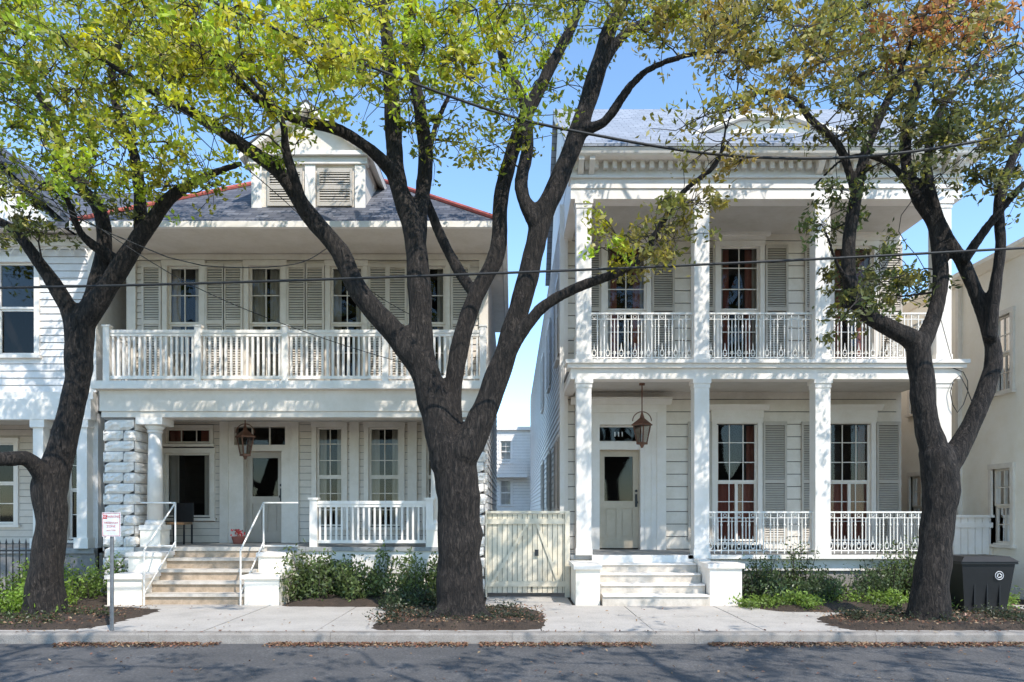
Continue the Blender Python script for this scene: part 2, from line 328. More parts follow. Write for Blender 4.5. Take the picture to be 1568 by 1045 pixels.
H.box('entablature','white',x0,x1,YF-0.16,YF+0.16,7.47,7.66); H.box('entablature','white',x0,x1,YF-0.185,YF+0.16,7.662,7.84); H.box('entablature','white',x0-0.03,x1+0.03,YF-0.23,YF+0.16,7.842,7.89)
H.box('entablature','white',x0,x1,YF-0.16,YF+0.16,7.892,8.14); H.box('entablature','white',x0,x0+0.2,YF+0.161,YW,7.47,8.14)
H.box('upper_ceiling','ceil',x0+0.2,x1,YF+0.161,YW,7.62,7.68)
z=x0+0.08
while z<x1: H.box('dentils','white',z,z+0.085,YF-0.28,YF-0.16,8.0,8.138); z+=0.172
for c in (1.28,1.48,5.72,5.92,8.1,8.28):
    H.prism('brackets','white',[(YF-0.162,7.87),(YF-0.3,7.95),(YF-0.44,8.08),(YF-0.45,8.138),(YF-0.162,8.138)],c-0.05,c+0.05)
H.prism('cornice','white',[(YF-0.46,8.14),(YF-0.5,8.17),(YF-0.54,8.26),(YF+0.1,8.26),(YF+0.1,8.14)],x0-0.2,x1+0.25)
yr=17.6; zr=11.15; ye=YF-0.56; zs=8.265
H.prism('roof','roofR',[(ye,zs),(ye,zs+0.05),(yr,zr+0.05),(2*yr-ye,zs+0.05),(2*yr-ye,zs),(yr,zr)],x0-0.12,x1+0.2)
H.prism('gable_wall','wallS',[(YF-0.1,8.2),(yr,zr-0.1),(2*yr-YF,8.2)],x0,x0+0.1); H.prism('gable_wall','wallS',[(YF-0.1,8.2),(yr,zr-0.1),(2*yr-YF,8.2)],x1-0.1,x1)
H.prism('bargeboard','white',[(ye,zs-0.1),(ye,zs-0.003),(yr,zr-0.003),(yr,zr-0.2)],x0-0.11,x0-0.02)
H.front(YF+0.5)
cx=5.0
H.poly('pediment','white',[(cx-1.5,8.6),(cx+1.5,8.6),(cx+1.3,8.95),(cx+0.5,9.28),(cx-0.5,9.28),(cx-1.3,8.95)],-1.6,0.0)
H.poly('pediment','white',[(cx-1.65,8.93),(cx-0.55,9.37),(cx+0.55,9.37),(cx+1.65,8.93),(cx+1.6,8.88),(cx+0.5,9.29),(cx-0.5,9.29),(cx-1.6,8.88)],-1.7,0.12)
H.left(x0)
sw=[(17.2,17.9,1.7,3.3),(17.2,17.9,5.2,7.0),(21,21.8,1.7,3.3),(21,21.8,5.2,7.0),(25.5,26.3,5.2,7.0),(25.5,26.3,1.7,3.3)]
siding(H,'side_wall','wallS',YW-0.02,44,0.3,8.25,0.16,[(a-.08,c+.08,d-.05,e+.05) for a,c,d,e in sw],lap=0.022)
for a,c,d,e in sw: window(H,a,c,d,e,2,4,trim='white'); shutter(H,a-0.52,a-0.11,d,e,'shutR'); shutter(H,c+0.11,c+0.52,d,e,'shutR')
H.box('side_base','stucco',YF,44,-0.3,-0.01,-0.1,0.3)
H.box('corner_board','white',YW-0.15,YW-0.021,-0.1,0.04,0.3,8.2)
H.box('downspout','white',15.6,15.7,0.0,0.09,0.1,8.1)
H.right(x1); H.box('side_wall','wallR',YW,44,-0.1,0,-0.1,8.3)
H.world(); H.box('rear_wall','wallR',x0,x1,43.9,44,0,8.3); H.box('rear_roof','roofR',x0,x1,2*yr-ye-0.5,44,8.3,8.4)
n=5; rise=0.8/n
for i in range(n-1):
    H.box('steps','conc',1.55,3.38,YF-0.16-0.3*(n-1-i),YF-0.16-0.3*(n-2-i)-0.001,-0.05,rise*(i+1))
    H.box('steps','white',1.56,3.37,YF-0.19-0.3*(n-1-i),YF-0.16-0.3*(n-2-i)-0.002,rise*(i+1),rise*(i+1)+0.025)
H.box('steps','white',1.5,3.4,YF-0.16,YF-0.101,0.0,0.8)
H.box('step_pier','stucco',1.1,1.52,12.75,YF-0.17,-0.05,0.62); H.box('step_pier','white',1.06,1.55,12.7,YF-0.162,0.62,0.7)
H.box('step_pier','white',3.4,3.95,12.7,13.35,-0.05,0.64); H.box('step_pier','white',3.36,3.99,12.66,13.39,0.64,0.72); H.box('step_pier','white',3.4,3.6,13.4,YF-0.17,-0.05,0.74)
H.front(YW); lantern(H,2.62,1.1,4.2,3.2)
H.finish()
# ============================================================ LEFT HOUSE
G=B('rusticated_pier_porch_house',(-4.1,16,0)); x0,x1=-7.72,-0.5; YU=14.9; YW=16.0; YF=14.0
G.front(YU)
uw=[(-6.94,-6.28),(-5.3,-4.64),(-3.66,-3.0),(-2.0,-1.34)]
siding(G,'upper_wall','wallL',x0,x1,4.07,6.8,0.13,[(a-0.09,c+0.09,4.07,6.62) for a,c in uw])
for i,(a,c) in enumerate(uw):
    window(G,a,c,4.25,6.56,2,4,trim='trimL',cw=0.28 if i!=1 else 0.45)
    shutter(G,a-0.5,a-0.11,4.25,6.6); shutter(G,c+0.11,c+0.5,4.25,6.6)
G.box('corner_boards','trimL',x0-0.02,x0+0.16,0.0,0.06,4.07,6.78); G.box('corner_boards','trimL',x1-0.16,x1+0.02,0.0,0.06,4.07,6.78)
G.box('frieze','trimL',x0,x1,0.0,0.05,6.68,6.79)
G.front(YW)
lw=[(-7.5,-6.52,1.5,2.88),(-4.23,-3.66,1.3,3.44),(-3.1,-2.42,1.3,3.44),(-1.85,-1.2,1.3,3.44)]
siding(G,'lower_wall','wallL',x0,x1,0.945,3.6,0.15,[(a-0.09,c+0.09,z-0.05,zz+0.05) for a,c,z,zz in lw]+[(-7.55,-6.45,2.9,3.5),(-6.15,-4.8,0.9,3.5)])
window(G,*lw[0],1,1,trim='trimL',split=False,cw=0.22); window(G,-7.5,-6.52,3.1,3.42,3,1,trim='trimL',split=False,curt='curtd',cas=0.06)
for w in lw[1:]: window(G,*w,2,6,trim='trimL',cw=0.3)
G.box('pilasters','trimL',-6.3,-6.12,0.0,0.08,0.945,3.6); G.box('pilasters','trimL',-4.78,-4.6,0.0,0.08,0.945,3.6); G.box('pilasters','trimL',-3.5,-3.3,0.0,0.08,0.945,3.6); G.box('pilasters','trimL',-2.25,-2.05,0.0,0.08,0.945,3.6)
G.box('door_frame','trimL',-6.12,-5.8,-0.25,0.04,0.945,2.93); G.box('door_frame','trimL',-4.98,-4.78,-0.25,0.04,0.945,2.93); G.box('door_frame','trimL',-6.12,-4.78,-0.25,0.05,2.93,3.06); G.box('door_frame','trimL',-6.12,-4.78,-0.25,0.05,3.45,3.58)
G.box('door_frame','trimL',-6.12,-6.0,-0.25,0.04,3.06,3.45); G.box('door_frame','trimL',-4.9,-4.78,-0.25,0.04,3.06,3.45)
G.add('transom_glass','glass',[(-6.0,-0.1,3.06),(-4.9,-0.1,3.06),(-4.9,-0.1,3.45),(-6.0,-0.1,3.45)],[(0,1,2,3)])
for u in (-5.65,-5.27): G.box('door_frame','trimL',u-0.015,u+0.015,-0.12,-0.08,3.06,3.45)
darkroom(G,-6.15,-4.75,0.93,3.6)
doorleaf(G,-5.8,-4.98,0.945,2.93,'door',1.95)
G.box('chair','wood',-7.1,-6.7,0.5,0.9,1.35,1.4)
for u in (-7.1,-6.72): 
    for nn in (0.5,0.87): G.box('chair','black',u,u+0.03,nn,nn+0.03,0.945,1.35)
G.box('chair','black',-7.1,-6.69,0.46,0.49,1.4,1.8)
G.cyl('flower_pot','curtd',(-5.7,0.6,0.95),(-5.7,0.6,1.1),0.1,0.14,12); 
for i in range(40):
    t=random.uniform(0,6.28); r=random.uniform(0,0.17); z=1.1+random.uniform(0,0.13); G.cyl('flowers','red' if i%3 else 'curtd',(-5.7+r*math.cos(t),0.6+r*math.sin(t),z),(-5.7+r*math.cos(t),0.6+r*math.sin(t),z+0.03),0.02,0.008,5)
G.world()
G.box('porch_floor','floorp',x0,x1,YF-0.05,YW,0.87,0.945); G.box('porch_base','white',-4.55,x1-0.0,YF+0.0,YF+0.1,0.45,0.87); G.box('foundation','stucco',x0,x1,YF+0.04,YF+0.2,-0.1,0.44)
G.box('balcony_beam','trimL',x0,x1,YF-0.1,YF+0.3,3.39,3.5); G.box('balcony_beam','trimL',x0-0.02,x1+0.02,YF-0.13,YF+0.3,3.502,3.9); G.box('balcony_beam','white',x0-0.1,x1+0.1,YF-0.28,YF+0.3,3.902,3.98); G.box('balcony_beam','white',x0-0.06,x1+0.06,YF-0.22,YF+0.3,3.982,4.06)
G.box('balcony_beam','trimL',x0,x0+0.25,YF+0.301,YW,3.39,3.9)
G.box('balcony_floor','ceil',x0,x1,YF+0.301,YW,3.55,3.65); G.box('balcony_floor','floorp',x0,x1,YF+0.301,YU,3.98,4.06)
G.front(YF)
ps=[-7.68,-5.95,-4.3,-2.4,-0.55]
for i,p in enumerate(ps):
    G.box('balcony_railing','white',p-0.06,p+0.06,-0.1,0.02,4.061,5.12); G.box('balcony_railing','white',p-0.075,p+0.075,-0.115,0.035,5.12,5.15)
    if i<4: sqrail(G,p+0.06,ps[i+1]-0.06,-0.04,4.061,5.06,sp=0.098,w=0.04,part='balcony_railing')
G.left(-7.68); sqrail(G,YF+0.1,YU,0,4.061,5.06,part='balcony_railing'); G.left(-0.55); sqrail(G,YF+0.1,YU,0,4.061,5.06,part='balcony_railing')
G.front(YF)
def pier(b,u0,u1,n0,n1,z0,z1):
    h=0.2; z=z0; k=0
    b.box('pier_core','mortar',u0+0.03,u1-0.03,n0+0.03,n1-0.03,z0,z1-0.01)
    while z<z1-0.05:
        zt=min(z+h,z1); um=u0+(u1-u0)*(0.62 if k%2 else 0.38)
        for a,c in (((u0,um),(um,u1)) if k%2 else ((u0+0.03,u1-0.03),)):
            a2,c2,zz,zt2=a+0.006,c-0.006,z+0.007,zt-0.007
            V=[];Fc=[];nu,nz=6,4
            def grid(fn,nu,nz):
                o=len(V)
                for i in range(nu+1):
                    for j in range(nz+1):
                        e=0 if i in(0,nu) or j in(0,nz) else 1
                        V.append(fn(i/nu,j/nz,e))
                for i in range(nu):
                    for j in range(nz):
                        q=o+i*(nz+1)+j; Fc.append((q,q+nz+1,q+nz+2,q+1))
            R=lambda:random.uniform(0.02,0.06)
            grid(lambda s,t,e:(a2+(c2-a2)*s+(e*random.uniform(-.015,.015)),n1-0.03+e*R(),zz+(zt2-zz)*t+e*random.uniform(-.012,.012)),nu,nz)
            if a<u0+0.05: grid(lambda s,t,e:(u0+0.02-e*R(),n0+(n1-0.03-n0)*s,zz+(zt2-zz)*t),nu,nz)
            if c>u1-0.05: grid(lambda s,t,e:(u1-0.02+e*R(),n0+(n1-0.03-n0)*s,zz+(zt2-zz)*t),nu,nz)
            b.add('rusticated_pier','stone',V,Fc)
            b.box('pier_core','stone',a2+0.015,c2-0.015,n0+0.02,n1-0.032,zz,zt2)
        z=zt;k+=1
pier(G,-7.72,-7.1,-0.5,0.08,-0.05,3.39); pier(G,-1.12,-0.5,-0.5,0.08,-0.05,3.39)
for uc in (-6.83,-1.42):
    G.cyl('round_columns','white',(uc,-0.15,1.45),(uc,-0.15,3.12),0.145,0.12,20)
    G.cyl('round_columns','white',(uc,-0.15,1.36),(uc,-0.15,1.45),0.19,0.17,20); G.box('column_blocks','white',uc-0.21,uc+0.21,-0.36,0.06,1.27,1.36)
    G.cyl('round_columns','white',(uc,-0.15,3.12),(uc,-0.15,3.16),0.14,0.14,20); G.cyl('round_columns','white',(uc,-0.15,3.16),(uc,-0.15,3.26),0.12,0.2,20)
    G.box('column_blocks','white',uc-0.25,uc+0.25,-0.38,0.1,3.26,3.389)
    G.box('column_blocks','stucco',uc-0.19,uc+0.19,-0.34,0.045,0.946,1.269)
sqrail(G,-3.7,-1.62,-0.05,0.946,1.82,sp=0.1)
for p in (-3.76,-1.56):
    G.box('railing','white',p-0.07,p+0.07,-0.12,0.02,0.946,1.84); G.box('railing','white',p-0.095,p+0.095,-0.145,0.045,1.84,1.88)
G.world()
zt=0.945; n=5; r=zt/n; u0,u1=-6.38,-4.62
for i in range(n-1):
    G.box('steps','stepr',u0,u1,YF-0.05-0.28*(n-1-i),YF-0.05-0.28*(n-2-i)-0.001,-0.05,r*(i+1)-0.05)
    G.box('steps','conc',u0+0.001,u1-0.001,YF-0.09-0.28*(n-1-i),YF-0.05-0.28*(n-2-i)-0.002,r*(i+1)-0.05,r*(i+1))
G.box('steps','stepr',u0,u1,YF-0.06,YF-0.051,0,0.87)
G.box('steps','conc',u0,u1,YF-0.085,YF-0.051,0.875,0.95)
for s,(a,c) in enumerate(((-6.98,-6.385),(-4.615,-4.02))):
    G.box('cheek_block','stucco',a,c,13.45,YF-0.051,-0.05,0.8); G.box('cheek_block','white',a-0.03,c+0.03,13.41,YF-0.051,0.8,0.87)
    G.box('cheek_block','stucco',a,c,12.75,13.409,-0.05,0.45); G.box('cheek_block','white',a-0.03,c+0.03,12.71,13.408,0.45,0.52)
for s,uu in enumerate((-6.33,-4.67)):
    hr='handrail'; q=0.016; sgn=-1 if s==0 else 1
    G.cyl(hr,'iron',(uu,12.72,-0.05),(uu,12.72,0.95),q); G.cyl(hr,'iron',(uu,12.72,0.95),(uu,13.9,1.78),q); G.cyl(hr,'iron',(uu,13.9,0.94),(uu,13.9,1.78),q)
    G.cyl(hr,'iron',(uu,13.9,1.78),(uu+sgn*0.65,13.9,1.78),q); G.cyl(hr,'iron',(uu,13.9,0.97),(uu+sgn*0.65,13.9,0.97),q)
    G.cyl(hr,'iron',(uu,12.72,0.2),(uu,13.9,1.05),q*0.8)
G.front(YW); lantern(G,-5.45,0.9,3.55,3.0-0.02)
G.world()
e0,e1,ya,yb=-8.05,-0.15,13.5,21.4; ax,ay,az=-4.1,17.45,9.75; ze=6.9
G.add('roof','roofL',[(e0,ya,ze),(e1,ya,ze),(e1,yb,ze),(e0,yb,ze),(ax,ay,az)],[(0,1,4),(1,2,4),(2,3,4),(3,0,4)])
G.box('eaves','trimL',e0+0.05,e1-0.05,ya+0.05,yb-0.05,6.8,6.86); G.box('gutter','white',e0,e1,ya-0.06,ya+0.04,6.79,6.9); G.box('gutter','white',e1-0.04,e1+0.06,ya+0.041,yb,6.785,6.895); G.box('gutter','white',e0-0.06,e0+0.04,ya+0.041,yb,6.785,6.895)
for cx_,cy_ in ((e0,ya),(e1,ya),(e1,yb),(e0,yb)): G.cyl('ridge_tiles','ridge',(cx_,cy_,ze+0.03),(ax,ay,az+0.03),0.05,seg=8)
yd=14.4; d0,d1=-5.06,-2.86; G.front(yd)
G.box('dormer','trimL',d0,d1,-2.6,0.0,7.2,8.5)
G.poly('dormer','trimL',[(d0-0.05,8.58),(d1+0.05,8.58),((d0+d1)/2,9.36)],-3,0.02)
for s in (0,1):
    e=d0-0.2 if s==0 else d1+0.2; m_=(d0+d1)/2
    G.poly('dormer_roof','white',[(e,8.5),(m_,9.5),(m_,9.38),(e+0.02*(1 if s==0 else -1),8.4)],-3.0,0.2)
    G.poly('dormer_roof','roofL',[(e,8.505),(m_,9.505),(m_,9.54),(e,8.54)],-3.0,0.22)
G.box('dormer','white',d0-0.12,d1+0.12,-0.3,0.16,8.5,8.58); G.box('dormer','white',d0-0.06,d1+0.06,-0.1,0.08,8.36,8.498); G.box('dormer','white',d0-0.04,d1+0.04,-0.1,0.07,7.38,7.48)
shutter(G,-4.75,-4.07,7.55,8.28,'shutR'); shutter(G,-3.78,-3.1,7.55,8.28,'shutR')
for u in (d0,-4.02,-3.05): G.box('dormer','white',u,u+0.2,0.0,0.05,7.48,8.36)
G.right(x1); siding(G,'side_wall','wallS',YU,24,0.3,6.8,0.15)
G.left(x0); G.box('side_wall','wallL',YU,24,-0.1,0,0,6.8)
G.world(); G.box('rear_wall','wallL',x0,x1,23.9,24,0,6.8); G.box('inner_side','wallL',x0,x0+0.08,YF+0.3,YW,0.9,3.4)
G.finish(smooth=('round_columns',))
# ============================================================ FAR LEFT HOUSE
K=B('clapboard_bay_house',(-11,16,0)); K.front(14.5)
kx0,kx1=-16,-8.15
kw=[(-10.1,-9.35,4.7,6.5),(-12.2,-11.4,4.7,6.5)]
siding(K,'upper_wall','wallS',kx0,kx1,3.95,7.0,0.14,[(a-.09,c+.09,d-.05,e+.05) for a,c,d,e in kw])
for w in kw: window(K,*w,1,2,trim='white',curt=None)
K.box('corner_board','white',kx1-0.14,kx1+0.02,0.0,0.05,3.95,7.0); K.box('band','white',kx0,kx1,0,0.12,3.8,3.95); K.box('frieze','white',kx0,kx1,0,0.1,6.8,7.0)
u=-15.9
while u<kx1: 
    K.ring('fretwork','white',(u,0.12,6.62),0.14,0.015,8,0,math.pi); u+=0.3
K.box('porch_beam','white',kx0,kx1,0,0.2,3.4,3.8)
K.box('porch_floor','floorp',kx0,kx1,-2,0.1,0.8,0.9); K.box('porch_ceiling','ceil',kx0,kx1,-2,0,3.55,3.6); K.box('foundation','mortar',kx0,kx1,-0.1,0.05,-0.1,0.8)
for c in (-8.35,-9.2,-11.3,-13.4): 
    K.box('columns','white',c-0.1,c+0.1,-0.05,0.15,0.9,3.4); K.box('columns','white',c-0.14,c+0.14,-0.09,0.19,3.25,3.399); K.box('columns','white',c-0.14,c+0.14,-0.09,0.19,0.901,1.1)
K.front(16.5); siding(K,'lower_wall','wallL',kx0,kx1,0.9,3.55,0.15,[(-10.0,-8.7,0.95,3.3),(-12,-11,1.3,3.2)])
window(K,-9.9,-9.38,1.0,3.2,1,4,trim='white',curt=None); window(K,-9.3,-8.8,1.0,3.2,1,4,trim='white',curt=None); window(K,-11.9,-11.1,1.35,3.15,2,4,trim='white',curt=None)
K.world(); K.prism('roof','roofL',[(13.9,6.95),(13.9,7.05),(18.5,9.6),(23,7.05),(23,6.95),(18.5,9.5)],kx0-0.3,kx1+0.0)
K.box('side_wall','wallS',kx1-0.1,kx1,14.55,22,0,7.0); K.box('side_wall','wallS',kx0,kx0+0.1,14.55,22,0,7.0); K.box('rear_wall','wallS',kx0,kx1,21.9,22,0,7.0)
K.poly('cross_gable','white',[(-12.6,7.05),(-8.6,7.05),(-10.6,8.9)],14.1,18)
K.poly('cross_gable','roofL',[(-12.9,6.98),(-10.6,9.05),(-8.3,6.98),(-8.2,7.03),(-10.6,9.2),(-13.0,7.03)],13.95,18)
K.finish()
Fz=B('iron_fence',(-10,12.9,0)); Fz.world()
u=-14
while u<-7.9: 
    Fz.cyl('pickets','black',(u,12.9,-0.05),(u,12.9,1.05),0.011,seg=5); Fz.cyl('pickets','black',(u,12.9,1.05),(u,12.9,1.15),0.02,0.001,5); u+=0.115
Fz.box('rails','black',-14,-7.9,12.885,12.915,0.92,0.95); Fz.box('rails','black',-14,-7.9,12.885,12.915,0.15,0.18); Fz.finish()
# ============================================================ FAR RIGHT STUCCO
S=B('cream_stucco_house',(12,15,0)); S.left(9.5)
wins=[(14.05,14.6,3.95,5.4),(14.05,14.6,1.0,2.45),(16.9,17.6,3.95,5.4),(16.9,17.6,1.0,2.45),(21,22,3.95,5.4)]
def wallholes(b,part,mat,u0,u1,z0,z1,holes,n0,n1):
    us=sorted(set([u0,u1]+[h for w in holes for h in w[:2]])); 
    for a,c in zip(us[:-1],us[1:]):
        hs=sorted([(w[2],w[3]) for w in holes if w[0]<=a and w[1]>=c]); z=z0
        for h0,h1 in hs:
            b.box(part,mat,a,c,n0,n1,z,h0); z=h1
        b.box(part,mat,a,c,n0,n1,z,z1)
wallholes(S,'wall','stucco',12.3,32,-0.1,6.4,[(a-0.0,c+0.0,d,e) for a,c,d,e in wins],-0.2,0)
for w in wins: window(S,*w,2,4,trim='trimL',cas=0.09)
S.prism('cornice','stucco',[(-0.2,6.4),(0.05,6.4),(0.22,6.52),(0.22,6.6),(-0.2,6.6)],12.2,32)
S.box('downspout','trimL',15.6,15.69,0.0,0.09,0,6.4)
S.world(); S.box('front_wall','stucco',9.5,17,12.2,12.299,-0.1,6.4); S.box('roof','roofR',9.72,17,12.35,32,6.3,6.5); S.box('rear_wall','stucco',9.7,17,31.9,31.99,-0.1,6.4); S.finish()
R=B('rear_white_house',(0,46,0)); R.front(45)
siding(R,'wall','white',-4.5,3.2,0,6.6,0.18,[(-0.75,0.0,2,3.6),(-0.75,0.0,4.6,6.0)])
window(R,-0.7,-0.05,2.05,3.55,2,4); window(R,-0.7,-0.05,4.65,5.95,2,4); sqrail(R,-1.3,0.9,0.8,3.9,4.8); R.box('gallery','white',-1.3,0.9,0,0.9,3.7,3.89)
R.world(); R.box('parapet','white',-4.6,3.3,44.8,45.0,6.6,6.8); R.box('body','white',-4.45,3.15,45.1,51,0,6.6); R.finish()
R=B('rear_pale_house',(9,40,0)); R.front(34); siding(R,'wall','wallS',7,11.5,0,7,0.2,[(8.95,9.5,4,5.5)]); window(R,9.0,9.45,4.05,5.45,2,4)
R.world(); R.box('body','wallS',7,11.5,34.06,40,0,7); R.prism('roof','roofR',[(33.6,7),(37,8.8),(40.4,7)],6.8,11.8); R.finish()
# ============================================================ GATE, FENCE
Q=B('board_gate',(0.15,14,0)); Q.front(13.98); gu0,gu1=-0.47,1.0
u=gu0
while u<gu1-0.02:
    w=min(0.095,gu1-u); Q.box('boards','gate',u+0.005,u+w-0.005,-0.02,0.0+random.uniform(0,0.003),0.08,1.58+0.0); u+=0.095
Q.box('board_gaps','gap_shade',gu0,gu1,-0.03,-0.022,0.08,1.57)
for z in (0.2,1.38): Q.box('rails','gate',gu0,gu1,0.004,0.035,z,z+0.1)
Q.hexa('brace','gate',[(0.33,0.004,1.38),(0.27,0.004,1.38),(-0.4,0.004,0.3),(-0.34,0.004,0.3),(0.33,0.03,1.38),(0.27,0.03,1.38),(-0.4,0.03,0.3),(-0.34,0.03,0.3)])
Q.hexa('brace','gate',[(0.45,0.004,1.38),(0.51,0.004,1.38),(0.9,0.004,0.3),(0.84,0.004,0.3),(0.45,0.03,1.38),(0.51,0.03,1.38),(0.9,0.03,0.3),(0.84,0.03,0.3)])
Q.box('posts','gate',gu0-0.03,gu0,-0.06,0.06,0,1.62); Q.box('posts','gate',gu1,gu1+0.09,-0.06,0.06,0,1.62); Q.box('cap','gate',gu0-0.03,gu1+0.09,-0.05,0.05,1.585,1.63)
Q.box('hardware','black',0.36,0.375,0.002,0.02,0.1,0.25); Q.box('hardware','black',0.43,0.5,0.036,0.05,0.78,0.9); Q.finish()
Q=B('white_board_fence',(9,14.6,0)); Q.front(14.6); u=8.45
while u<9.45: Q.box('boards','white',u,u+0.13,-0.02,0,0,1.5); u+=0.14
Q.box('rail','white',8.45,9.48,0.0,0.03,1.3,1.4); Q.box('cap','white',8.43,9.5,-0.05,0.05,1.5,1.55); Q.finish()
# ============================================================ BIN
Tb=B('wheeled_trash_bin',(8.0,12,0)); Tb.world(); cx,cy=7.55,12.05
def fr(b,part,mat,cx,cy,w0,d0,z0,w1,d1,z1,sy=0):
    b.hexa(part,mat,[(cx-w0,cy-d0,z0),(cx+w0,cy-d0,z0),(cx+w0,cy+d0,z0),(cx-w0,cy+d0,z0),(cx-w1,cy-d1+sy,z1),(cx+w1,cy-d1+sy,z1),(cx+w1,cy+d1+sy,z1),(cx-w1,cy+d1+sy,z1)])
fr(Tb,'body','plastic',cx,cy,0.33,0.26,0.0,0.42,0.34,0.78); fr(Tb,'rim','plastic',cx,cy,0.45,0.37,0.782,0.45,0.37,0.82); fr(Tb,'lid','plastic',cx,cy,0.46,0.39,0.822,0.36,0.3,0.9)
Tb.box('handle','plastic',cx-0.4,cx+0.4,cy+0.40,cy+0.44,0.8,0.84); Tb.box('handle','plastic',cx-0.4,cx-0.36,cy+0.36,cy+0.41,0.78,0.83); Tb.box('handle','plastic',cx+0.36,cx+0.4,cy+0.36,cy+0.41,0.78,0.83)
for s in (-1,1): Tb.cyl('wheels','black',(cx+s*0.36,cy+0.24,0.13),(cx+s*0.42,cy+0.24,0.13),0.13,seg=16)
Tb.front(cy); Tb.ring('emblem','signw',(cx+0.17,0.34,0.6),0.065,0.006,18)
for t in (0,2.09,4.19): Tb.cyl('emblem','signw',(cx+0.17+0.04*math.cos(t),0.34,0.6+0.04*math.sin(t)),(cx+0.17+0.04*math.cos(t+1.6),0.34,0.6+0.04*math.sin(t+1.6)),0.008,seg=5)
for s in (-0.2,0.0,0.2): Tb.box('ribs','plastic',cx+s-0.01,cx+s+0.01,0.24,0.31,0.1,0.45)
Tb.finish()
# ============================================================ SIGN
Sg=B('no_parking_sign',(-5.35,9.95,0)); Sg.world(); sx=X(172,9.95); sy=9.95
Sg.box('post','galv',sx-0.02,sx+0.02,sy-0.006,sy+0.006,-0.1,1.62); Sg.box('post','galv',sx-0.022,sx-0.016,sy-0.02,sy-0.006,-0.1,1.62); Sg.box('post','galv',sx+0.016,sx+0.022,sy-0.02,sy-0.006,-0.1,1.62)
za,zb=Z(822,sy),Z(785,sy); w=0.125
Sg.box('plate','signw',sx-w,sx+w,sy-0.026,sy-0.022,za,zb)
for (a,c,d,e) in ((-w+.008,w-.008,za+.008,za+.013),(-w+.008,w-.008,zb-.013,zb-.008),(-w+.008,-w+.013,za+.013,zb-.013),(w-.013,w-.008,za+.013,zb-.013)): Sg.box('border','red',sx+a,sx+c,sy-0.029,sy-0.0262,d,e)
Sg.box('red_square','red',sx-0.108,sx-0.055,sy-0.029,sy-0.0262,zb-0.085,zb-0.03)
Sg.finish()
def text(s,size,x,z,mat,par):
    c=bpy.data.curves.new('t','FONT'); c.body=s; c.size=size; c.align_x='CENTER'; o=bpy.data.objects.new('t',c); scene.collection.objects.link(o)
    dg=bpy.context.evaluated_depsgraph_get(); me=bpy.data.meshes.new_from_object(o.evaluated_get(dg)); bpy.data.objects.remove(o)
    me.materials.clear(); me.materials.append(M[mat]); q=bpy.data.objects.new('lettering',me); scene.collection.objects.link(q); q.parent=par
    q.rotation_euler=(math.pi/2,0,0); q.location=Vector((x,sy-0.031,z))-par.location
text('NO',0.05,sx-0.081,zb-0.072,'signw',Sg.e); text('PARKING',0.045,sx+0.03,zb-0.07,'red',Sg.e); text('PASSENGER',0.036,sx,zb-0.15,'red',Sg.e); text('ZONE',0.045,sx,zb-0.2,'red',Sg.e); text('ANYTIME',0.03,sx,zb-0.25,'red',Sg.e)
# ============================================================ TUBES
def catmull(pts,step=0.15):
    pts=np.array(pts,float); out=[]
    p=np.vstack([2*pts[0]-pts[1],pts,2*pts[-1]-pts[-2]])
    for i in range(1,len(p)-2):
        n=max(2,int(np.linalg.norm(p[i+1][:3]-p[i][:3])/step))
        for k in range(n):
            t=k/n; out.append(0.5*((2*p[i])+(-p[i-1]+p[i+1])*t+(2*p[i-1]-5*p[i]+4*p[i+1]-p[i+2])*t*t+(-p[i-1]+3*p[i]-3*p[i+1]+p[i+2])*t**3))
    out.append(p[-2]); return np.array(out)
def tube(V,Fc,path,seg=12,rn=0.0):
    n=len(path); d=np.gradient(path[:,:3],axis=0); d/=np.linalg.norm(d,axis=1)[:,None]+1e-9
    a=np.cross(d[0],[0.3,1,0.2]); a/=np.linalg.norm(a); o=len(V)
    for i in range(n):
        a=a-d[i]*np.dot(a,d[i]); a/=np.linalg.norm(a); b=np.cross(d[i],a)
        for k in range(seg):
            t=2*math.pi*k/seg; r=path[i,3]
            q=path[i,:3]+(a*math.cos(t)+b*math.sin(t))*r
            if rn: q=path[i,:3]+(a*math.cos(t)+b*math.sin(t))*r*(1+rn*(mnoise.noise(Vector(q*3.0))+0.6*mnoise.noise(Vector(q*8.0))))
            V.append(tuple(q))
    for i in range(n-1):
        for k in range(seg):
            k2=(k+1)%seg; Fc.append((o+i*seg+k,o+i*seg+k2,o+(i+1)*seg+k2,o+(i+1)*seg+k))
    Fc.append(tuple(o+k for k in range(seg))); Fc.append(tuple(o+(n-1)*seg+k for k in range(seg)))
